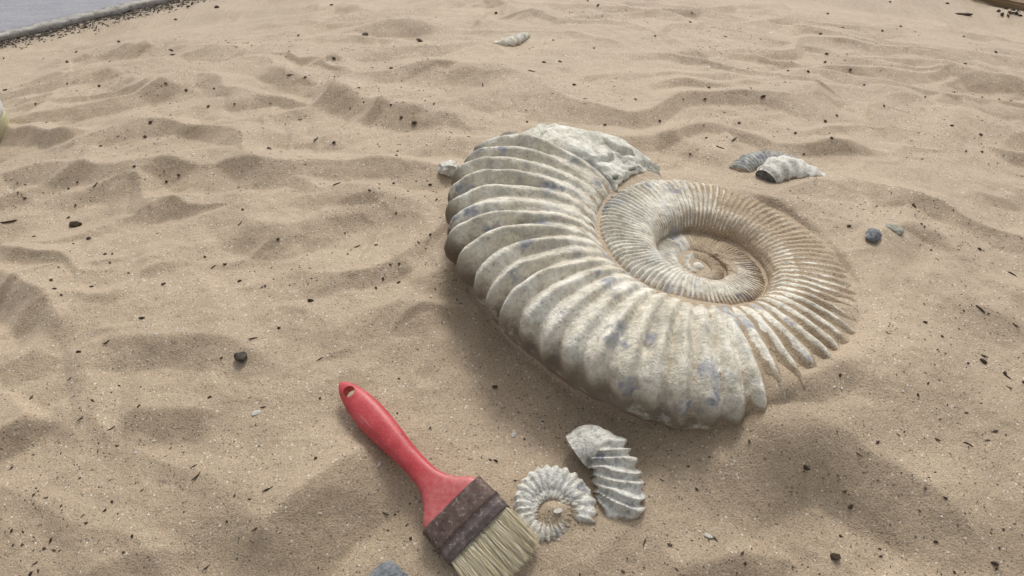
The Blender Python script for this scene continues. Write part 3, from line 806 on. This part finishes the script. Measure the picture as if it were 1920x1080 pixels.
# ------------------------------------------------------------------ paved edge, jar and log at the picture's border
def path():
    m = NT('smooth_concrete'); co = m.co()
    wv = m.n('ShaderNodeMapping'); m.l(co, wv.inputs[0]); wv.inputs['Scale'].default_value = (6, 30, 10)
    col = m.ramp(m.noise(1.5, 5, .65, wv.outputs[0]), [(.3, (.255, .265, .30, 1)), (.7, (.37, .375, .41, 1))])
    col = m.mix(.35, col, m.ramp(m.noise(160, 3, .7, co), [(.35, (.24, .24, .26, 1)), (.65, (.44, .43, .43, 1))]))
    mc = m.done(col, .8, m.bump(m.noise(120, 4, .6, co), .001, .5), .3)
    m = NT('crumbling_cement'); co = m.co()
    col = m.ramp(m.noise(60, 5, .7, co), [(.30, (.22, .21, .195, 1)), (.5, (.40, .375, .34, 1)), (.7, (.52, .495, .45, 1))])
    me_ = m.done(col, .9, m.bump(m.noise(150, 4, .7, co), .003, .9), .2)
    # along the edge (s) and away from the sand (d)
    def strip(name, d_prof, mat, s0, s1, n, lump, seed, parent=None):
        s = np.linspace(s0, s1, n); prof = np.array(d_prof)
        S, D = np.meshgrid(s, prof[:, 0], indexing='ij'); H = np.repeat(prof[None, :, 1], n, 0)
        wv = lump * fbm(S * 70, D * 70, 4, seed); D = D + wv * .9 * (prof[None, :, 2]); H = H + wv * .5 * prof[None, :, 2]
        H = H - .005 + bpath(S)
        Vg = np.stack([pa[0] + S * pd[0] + D * pn[0], pa[1] + S * pd[1] + D * pn[1], H], -1)
        F = grid_faces(n, len(prof))
        me = mesh_np(name, Vg.reshape(-1, 3), F, None, True)
        bm = bmesh.new(); bm.from_mesh(me); bmesh.ops.recalc_face_normals(bm, faces=bm.faces); bm.to_mesh(me); bm.free()
        return link(name, me, mat, parent)
    slab = strip('path', [(.020, -.03, 0), (.021, .006, 0), (.024, .0095, .2), (.03, .010, .2), (.2, .010, 0), (.6, .010, 0), (1.6, .010, 0)], mc, -2.2, 2.6, 500, .004, 401)
    tag(slab, kind='structure')
    ed = strip('cement_edge', [(-.004, -.03, .2), (-.003, .004, .6), (-.001, .0095, .6), (.004, .0108, .8), (.010, .0112, .8), (.016, .0112, .8), (.021, .0110, .8), (.024, .0085, .5)], me_, -2.2, 2.6, 2200, .0045, 405, slab)
path()

def stuff_grit():
    """uncountable coarse grains: dark and pale specks lying on the sand, plus the gravel line by the paving"""
    def build(name, pts, sizes, mat, label, cat):
        base = np.array([(1, 0, 0), (-1, 0, 0), (0, 1, 0), (0, -1, 0), (0, 0, 1), (0, 0, -1)], float)
        bf = np.array([(0, 2, 4), (2, 1, 4), (1, 3, 4), (3, 0, 4), (2, 0, 5), (1, 2, 5), (3, 1, 5), (0, 3, 5)])
        n = len(pts); rg = np.random.default_rng(n)
        sc = sizes[:, None] * np.stack([rg.uniform(.6, 1.9, n), rg.uniform(.45, .8, n), rg.uniform(.3, .6, n)], -1)
        v = base[None] * sc[:, None, :] * rg.uniform(.7, 1.3, (n, 6, 1)); a = rg.uniform(0, 6.283, n); c, s = np.cos(a)[:, None], np.sin(a)[:, None]
        vx = v[..., 0] * c - v[..., 1] * s; vy = v[..., 0] * s + v[..., 1] * c
        v = np.stack([vx, vy, v[..., 2]], -1) + pts[:, None, :]
        F = (bf[None] + 6 * np.arange(n)[:, None, None]).reshape(-1, 3)
        o = link(name, mesh_np(name, v.reshape(-1, 3), F, None, False), mat)
        tag(o, label, cat, kind='stuff')
    def scatter(n, rg, clump):
        p = np.stack([rg.uniform(-1.0, 1.0, n * 3), rg.uniform(.25, 1.5, n * 3)], -1)
        k = fbm(p[:, 0] * 11, p[:, 1] * 11, 3, clump) * 1.5 + rg.uniform(-.55, .55, len(p)); p = p[np.argsort(-k)[:n]]
        z = ground(p[:, 0], p[:, 1]); rr_ = np.hypot(p[:, 0] - SHC[0], p[:, 1] - SHC[1])
        an_ = np.degrees(np.arctan2(p[:, 1] - SHC[1], p[:, 0] - SHC[0])) % 360
        keep = (rr_ > smooth_r_out(np.where(an_ < 100, an_ + 360, an_)) + .004)
        dp = (p[:, 0] - pa[0]) * pn[0] + (p[:, 1] - pa[1]) * pn[1]; keep &= dp < -.01
        return np.stack([p[:, 0], p[:, 1], z + .0002], -1)[keep]
    rg = np.random.default_rng(23)
    p = scatter(6500, rg, 31); build('dark_grit', p, rg.lognormal(math.log(.00085), .38, len(p)), M_TWIG, 'fine dark grit strewn over all of the sand', 'grit')
    p = scatter(2600, rg, 37); build('shell_grit', p, rg.lognormal(math.log(.00065), .35, len(p)), M_FLAKE, 'fine pale shell grit strewn over all of the sand', 'grit')
    n = 3600; s = rg.uniform(-.25, .62, n); d = -np.abs(rg.normal(0, .030, n)) - .001
    x = pa[0] + s * pd[0] + d * pn[0]; y = pa[1] + s * pd[1] + d * pn[1]
    p = np.stack([x, y, ground(x, y) + .0006], -1); build('edge_gravel', p, rg.lognormal(math.log(.0018), .4, n), M_DARKSTONE, 'dark gravel lying along the foot of the pale cement edge', 'gravel')
stuff_grit()

def jar():
    p = on_sand(-21, 250); root = empty('jar', p)
    tag(root, 'cream plastic jar with white screw lid cut off by left picture edge', 'jar')
    def lathe(name, prof, mat, nseg=48, ridged=None):
        V, F = [], []
        for i, (r, z) in enumerate(prof):
            for k in range(nseg):
                a = 2 * math.pi * k / nseg; rr_ = r + (ridged[i] * (1 if k % 2 else -1) if ridged else 0)
                V.append((rr_ * math.cos(a), rr_ * math.sin(a), z))
        F = [tuple(f) for f in grid_faces(len(prof), nseg, True)] + [tuple(range((len(prof) - 1) * nseg, len(prof) * nseg))]
        me = bpy.data.meshes.new(name); me.from_pydata(V, [], F)
        bm = bmesh.new(); bm.from_mesh(me); bmesh.ops.recalc_face_normals(bm, faces=bm.faces); bm.to_mesh(me); bm.free()
        for q in me.polygons: q.use_smooth = len(q.vertices) == 4
        return link(name, me, mat, root)
    m = NT('cream_plastic'); n1 = m.noise(40, 3)
    mb = m.done(m.ramp(n1, [(.3, (.55, .53, .33, 1)), (.7, (.66, .64, .44, 1))]), .4, None, .4)
    mb.node_tree.nodes['Principled BSDF'].inputs['Subsurface Weight'].default_value = .0
    m = NT('white_plastic'); ml = m.done(m.ramp(m.noise(60, 3), [(.3, (.72, .74, .73, 1)), (.7, (.82, .84, .83, 1))]), .35, None, .45)
    k = .033
    lathe('body', [(k * .93, -.008), (k, -.004), (k, .025), (k * .98, .028), (k * .90, .0305), (k * .88, .032)], mb)
    lathe('lid', [(k * .90, .0315), (k * .99, .032), (k * 1.0, .033), (k * 1.0, .0475), (k * .97, .050), (k * .87, .051), (k * .85, .0503), (0.001, .050)], ml, 96, [0, 0, .0005, .0005, 0, 0, 0, 0])
jar()

def log():
    p = at(1885, 9, .012) + np.array([.66 * .047 + .75 * .05, .75 * .047 - .66 * .05, 0]); p[2] = float(ground(p[0], p[1])); root = empty('wooden_plank', p)
    tag(root, 'brown weathered plank end lying in the far right corner', 'plank')
    m = NT('weathered_wood'); co = m.co(); mp = m.n('ShaderNodeMapping'); m.l(co, mp.inputs[0]); mp.inputs['Scale'].default_value = (8, 120, 120)
    col = m.ramp(m.noise(1.2, 5, .65, mp.outputs[0]), [(.3, (.13, .085, .05, 1)), (.55, (.26, .185, .115, 1)), (.75, (.38, .29, .20, 1))])
    mw = m.done(col, .8, m.bump(m.noise(1.5, 4, .6, mp.outputs[0]), .003, .8), .2)
    bm = bmesh.new(); bmesh.ops.create_cube(bm, size=1)
    bmesh.ops.scale(bm, verts=bm.verts, vec=(.34, .09, .030))
    bmesh.ops.subdivide_edges(bm, edges=bm.edges, cuts=6, use_grid_fill=True)
    bmesh.ops.bevel(bm, geom=[e for e in bm.edges if e.is_manifold and e.calc_face_angle() > .6], offset=.004, segments=2, affect='EDGES')
    for v in bm.verts:
        v.co.z += .003 * math.sin(v.co.x * 31) + .002 * math.sin(v.co.y * 90 + v.co.x * 14); v.co.y += .004 * math.sin(v.co.x * 23)
    me = bpy.data.meshes.new('board'); bm.to_mesh(me); bm.free()
    o = link('board', me, mw, root); o.location = (0, 0, .010); o.rotation_euler = (.05, 0, math.radians(-41))
log()

# ------------------------------------------------------------------ crumbs, twigs and flakes seen one by one
def crumb_mesh(kind, seed):
    r = random.Random(seed)
    if kind == 'crumb': return rock_mesh('bark_crumb', (1, .72, .55), seed, 1, 4, .6, .16, M_BARK)
    if kind == 'flake': return rock_mesh('shell_flake', (1, .6, .22), seed, 1, 3, .6, .12, M_FLAKE)
    if kind == 'twig':
        n, nv = 7, 6; V = []
        bx = r.uniform(-.25, .25); kink = r.uniform(-.2, .2)
        for i in range(n):
            t = i / (n - 1); x = 2 * t - 1; rad = .17 * (1 - .55 * abs(x) ** 3) * r.uniform(.8, 1.2)
            cy = bx * (1 - x * x) + (kink if i == 4 else 0) * .4
            for k in range(nv):
                a = 2 * math.pi * k / nv; V.append((x, cy + rad * math.cos(a), rad * math.sin(a)))
        F = [tuple(f) for f in grid_faces(n, nv, True)] + [tuple(range(nv))[::-1], tuple(range((n - 1) * nv, n * nv))]
        me = bpy.data.meshes.new('twig'); me.from_pydata(V, [], F)
        for p in me.polygons: p.use_smooth = True
        me.materials.append(M_TWIG if seed % 3 == 0 else M_BARK); return me
POOL = {k: [crumb_mesh(k, 500 + 10 * i + ord(k[0])) for i in range(9)] for k in ('crumb', 'flake', 'twig')}
for i_ in (2, 5, 8): POOL['crumb'][i_].materials[0] = M_TWIG
NAMES = {'crumb': 'bark_crumb', 'flake': 'shell_flake', 'twig': 'twig'}
CATS = {'crumb': 'bark crumb', 'flake': 'shell flake', 'twig': 'twig'}
ADJ = {'crumb': 'dark bark crumb', 'flake': 'pale shell flake', 'twig': 'thin dark twig'}
LAND = [(142, 423, 'the largest flat bark chip'), (4, 215, 'the cream jar'), (645, 720, 'the red handle tip'), (760, 860, 'the middle of the red handle'),
 (860, 1000, 'the rusty ferrule'), (453, 672, 'the black angular stone'), (482, 774, 'the long pale shell flake'), (733, 1070, 'the grey blue stone'),
 (1637, 446, 'the blue grey pebble'), (1455, 320, 'the half buried ammonite'), (950, 77, 'the curved ribbed far fossil'), (842, 322, 'the pale knobbly fossil lump'),
 (1160, 900, 'the upright whorl fragment'), (1510, 878, 'the curled chip on the near mound'), (1566, 1045, 'the largest chip on the near mound'),
 (1328, 1005, 'the curved white shell sliver'), (1866, 1058, 'the chip by the bottom right corner'), (1838, 580, 'the twig right of the large ammonite'),
 (1885, 5, 'the weathered plank'), (160, 45, 'the paved edge'), (368, 893, 'the forked twig'), (503, 918, 'the straight grey twig'), (684, 66, 'the two chips on the far sand'),
 (907, 161, 'the splinter on the far sand'), (268, 597, 'the lone black crumb'), (583, 565, 'the black crumb above the red handle'), (1376, 262, 'the crooked twig'),
 (1843, 678, 'the crumb clump on the right sand'), (870, 480, 'the rib tips of the large ammonite'), (1530, 720, 'the sanded lower rim of the large ammonite'), (407, 15, 'the dark lump by the paved edge')]
ORD = ['nearest', 'second nearest', 'third nearest', 'fourth nearest', 'fifth nearest', 'sixth nearest', 'seventh nearest', 'eighth nearest', 'ninth nearest', 'tenth nearest', 'eleventh nearest', 'twelfth nearest', 'thirteenth nearest', 'fourteenth nearest', 'fifteenth nearest', 'sixteenth nearest']
PLAIN = []
def name_plain_bits():
    cells = {}
    for o, kind, px, py in PLAIN:
        d, lx, ly, nm = min((math.hypot(px - x, (py - y) * 1.5), x, y, n_) for x, y, n_ in LAND)
        ddx, ddy = px - lx, (py - ly) * 1.5
        side = ('left of ' if ddx < 0 else 'right of ') if abs(ddx) > abs(ddy) else ('behind ' if ddy < 0 else 'in front of ')
        cells.setdefault((kind, side + nm), []).append((d, o))
    for (kind, where), v in cells.items():
        for i, (d, o) in enumerate(sorted(v, key=lambda t: t[0])):
            tag(o, (ORD[i] + ' ' + ADJ[kind] + ' ' + where) if len(v) > 1 else ADJ[kind] + ' alone ' + where, CATS[kind], ADJ[kind] + 's scattered over the sand')
SEEN = {}
def bit(kind, px, py, size, ang=None, label=None):
    p = on_sand(px, py)
    # bits that lie on the fossil rest on its surface
    dx_, dy_ = p[0] - SHC[0], p[1] - SHC[1]
    s = px_per_m(p); r = size * .84 / 2 / s
    me = R.choice(POOL[kind]); o = bpy.data.objects.new(NAMES[kind], me); C.objects.link(o)
    r *= R.uniform(.8, 1.15) if label is None else 1
    o.scale = (r, r * R.uniform(.6, 1.15), r * R.uniform(.7, 1.1))
    # image angle -> heading on the ground
    if ang is None: hd = R.uniform(0, math.pi)
    else:
        q = at(px + 10 * math.cos(math.radians(ang)), py - 10 * math.sin(math.radians(ang)), p[2] - float(base(p[1], p[0]))) - p; hd = math.atan2(q[1], q[0])
    o.rotation_euler = (R.uniform(-.2, .2), R.uniform(-.2, .2), hd)
    o.location = (p[0], p[1], p[2] + r * (.22 if kind == 'crumb' else .10))
    if label: return tag(o, label, CATS[kind])
    PLAIN.append((o, kind, px, py))

def many(kind, text, size, ang=None):
    v = [int(t) for t in text.replace(';', ' ').replace(',', ' ').split()]
    for i in range(0, len(v), 2): bit(kind, v[i], v[i + 1], size * R.uniform(.85, 1.2), None if ang is None else ang + R.uniform(-12, 12))

# big, individually recognisable bits
bit('crumb', 142, 423, 32, 12, 'largest flat dark bark chip on the sand ridge below the jar')
bit('twig', 16, 416, 34, 18, 'dark twig reaching in from the left edge below the jar')
bit('crumb', 167, 448, 15, 0, 'round dark crumb just below the largest flat bark chip')
bit('crumb', 268, 597, 15, 20, 'black crumb alone on smooth sand right of the dark left hollow')
bit('crumb', 583, 565, 16, 10, 'black crumb on open sand above the red handle tip')
bit('twig', 474, 635, 20, 20, 'bent grey chip just above the black angular stone')
bit('flake', 482, 774, 26, 25, 'long pale shell flake left of the red handle tip')
bit('twig', 495, 764, 18, 18, 'dark sliver just above the long pale shell flake')
bit('flake', 711, 871, 17, 60, 'white flake in the hollow under the red handle')
bit('twig', 722, 963, 20, -25, 'dark stick fragment left of the metal ferrule')
bit('crumb', 741, 965, 9, 0, 'small dark crumb touching the stick fragment left of the ferrule')
bit('crumb', 928, 726, 15, -20, 'dark crumb in the shaded hollow under the large ammonite')
bit('flake', 963, 815, 18, 80, 'pale chip in the hollow between red handle and whorl fragment')
bit('crumb', 1510, 878, 22, -35, 'curled dark chip near the top of the near right mound')
bit('crumb', 1566, 1045, 28, -40, 'largest dark bark chip on the near right mound')
bit('crumb', 1866, 1058, 22, -25, 'dark chip near the bottom right corner')
bit('flake', 1328, 1005, 24, -28, 'curved white shell sliver on the near right mound')
bit('flake', 1046, 958, 26, 20, 'white chip inside the small ammonite ring')
bit('flake', 1287, 996, 8, 0, 'white speck left of the curved shell sliver')
bit('twig', 1209, 1015, 24, 70, 'dark twig below the upright whorl fragment')
bit('twig', 1838, 580, 26, -35, 'dark twig lying right of the large ammonite')
bit('crumb', 684, 66, 21, -15, 'dark chip on the far sand, left one of two')
bit('crumb', 787, 78, 22, -15, 'dark chip on the far sand left of the curved ribbed fossil')
bit('twig', 907, 161, 18, -60, 'dark splinter on the far sand above the left ammonite flank')
bit('crumb', 777, 231, 15, 0, 'black crumb beyond the left edge of the large ammonite')
bit('twig', 1376, 262, 26, 40, 'crooked dark twig behind the large ammonite')
bit('twig', 1807, 28, 42, -6, 'long dark twig in front of the weathered plank')
bit('crumb', 407, 15, 18, 0, 'dark lump on the far sand right of the paved edge')
bit('twig', 368, 893, 26, 50, 'forked dark twig on the near sand at lower left')
bit('twig', 503, 918, 28, 35, 'grey straight twig left of the handle shadow hollow')
bit('crumb', 3, 252, 20, 0, 'dark crumb at the foot of the cream jar')
bit('crumb', 1843, 678, 20, -35, 'dark crumb clump on the right sand beyond the ammonite rim')
bit('flake', 1671, 411, 11, 0, 'white flake just behind the green grey pebble')

bit('crumb', 1107, 404, 11, 0, 'dark crumb in the sandy seam left of the inner coils')
bit('crumb', 1415, 517, 11, 60, 'dark crumb on the sand at the right of the hollow centre')
bit('crumb', 1275, 528, 8, 0, 'tiny dark crumb on the sand below the hollow centre')
bit('twig', 1461, 678, 20, 40, 'black stick lying across the sanded ribs of the large ammonite')

many('crumb', '57,216 189,275 252,312 145,342 129,355 312,341 335,329 142,385 138,458 129,408 47,372 455,393 507,281 272,257 283,231 170,538 304,533 450,527 497,537 241,512 422,496 384,482 206,493 521,449 211,477 197,477', 9.5)
many('crumb', '103,542 172,538 415,671 115,553 307,533 148,660 223,723 600,747 523,615 260,762 393,745 96,526', 11)
many('twig', '179,348 450,419 593,261 401,501 200,641 132,710 152,785 208,803 600,673 592,262 632,349', 17, 40)
many('crumb', '22,877 95,1013 41,1022 83,1029 43,997 22,995 210,940 197,957 162,981 248,1005 232,1036 58,1075 468,937 440,930 592,860 597,1065 425,978', 10)
many('twig', '67,1055 387,1063 363,875 480,993', 18, 40)
many('crumb', '748,710 807,802 903,858 919,862 930,864 745,775 770,1010 762,985', 9)
many('crumb', '1291,875 1306,917 1585,922 1397,1057 1754,1016 1652,1043 1649,1029 1575,1005 1789,1073 1772,934 1595,950 1405,828', 11)
many('twig', '1682,815 1815,834 1609,851 1241,900', 18, -30)
many('crumb', '1712,384 1643,388 1733,426 1807,583 1734,605 1766,632 1814,682 1721,741 1740,719 1575,704 1918,717 1836,467 1592,424 1853,588 1884,700', 10)
many('twig', '1897,515 1903,610 1844,667 1892,726 1888,706', 18, -35)
many('crumb', '752,221 626,268 504,280 743,297 738,344 807,347 647,437 652,477 807,440 732,497 748,530 718,523 449,527 748,495 743,400 522,448 705,541 705,460', 9.5)
many('twig', '670,462 656,470', 16, 35)
many('crumb', '622,9 626,111 572,145 673,165 814,195 626,267 504,279 1050,116 1020,118 1076,160 1037,76 1114,91 682,192 733,197 930,25 1102,2 1121,11 1192,187 1134,234 988,229 735,130 744,296 559,67', 10)
many('twig', '544,141 997,135', 17, 15)
many('crumb', '1294,43 1228,68 1552,25 1581,54 1539,63 1492,37 1549,101 1547,117 1594,131 1689,49 1654,58 1809,64 1867,98 1809,120 1620,160 1515,135 1477,134 1329,165 1322,186 1281,186 1408,168 1431,181 1237,227 1386,231 1547,228 1558,262 1491,250 1785,236 1839,253 1841,285 1811,284 1734,184 1841,183 1871,191 1894,193 1657,199 1569,217 1324,259 1294,289 1507,289 1669,4 1777,7', 9.5)
many('crumb', '1886,18 1893,24 1899,20 1905,26 1890,30 1879,27 1912,30 1872,22', 13)
many('twig', '1350,277 1896,25 1908,22', 20, -20)
many('crumb', '142,97 222,77 187,162 125,115 10,169 67,195 391,200 282,230 272,256 330,37 360,8 7,110 349,170 440,195 402,167 311,157 126,157', 10)
many('twig', '321,94 325,103', 18, -8)
many('flake', '435,691 173,629 333,617 277,675 602,962 362,1037 256,849 157,925 413,985 288,827 1857,893 1265,833 1419,766 1836,723 1578,727 1564,726 1692,734 1747,771 1329,126 293,627 628,650 480,690 760,720 826,800', 9)
name_plain_bits()
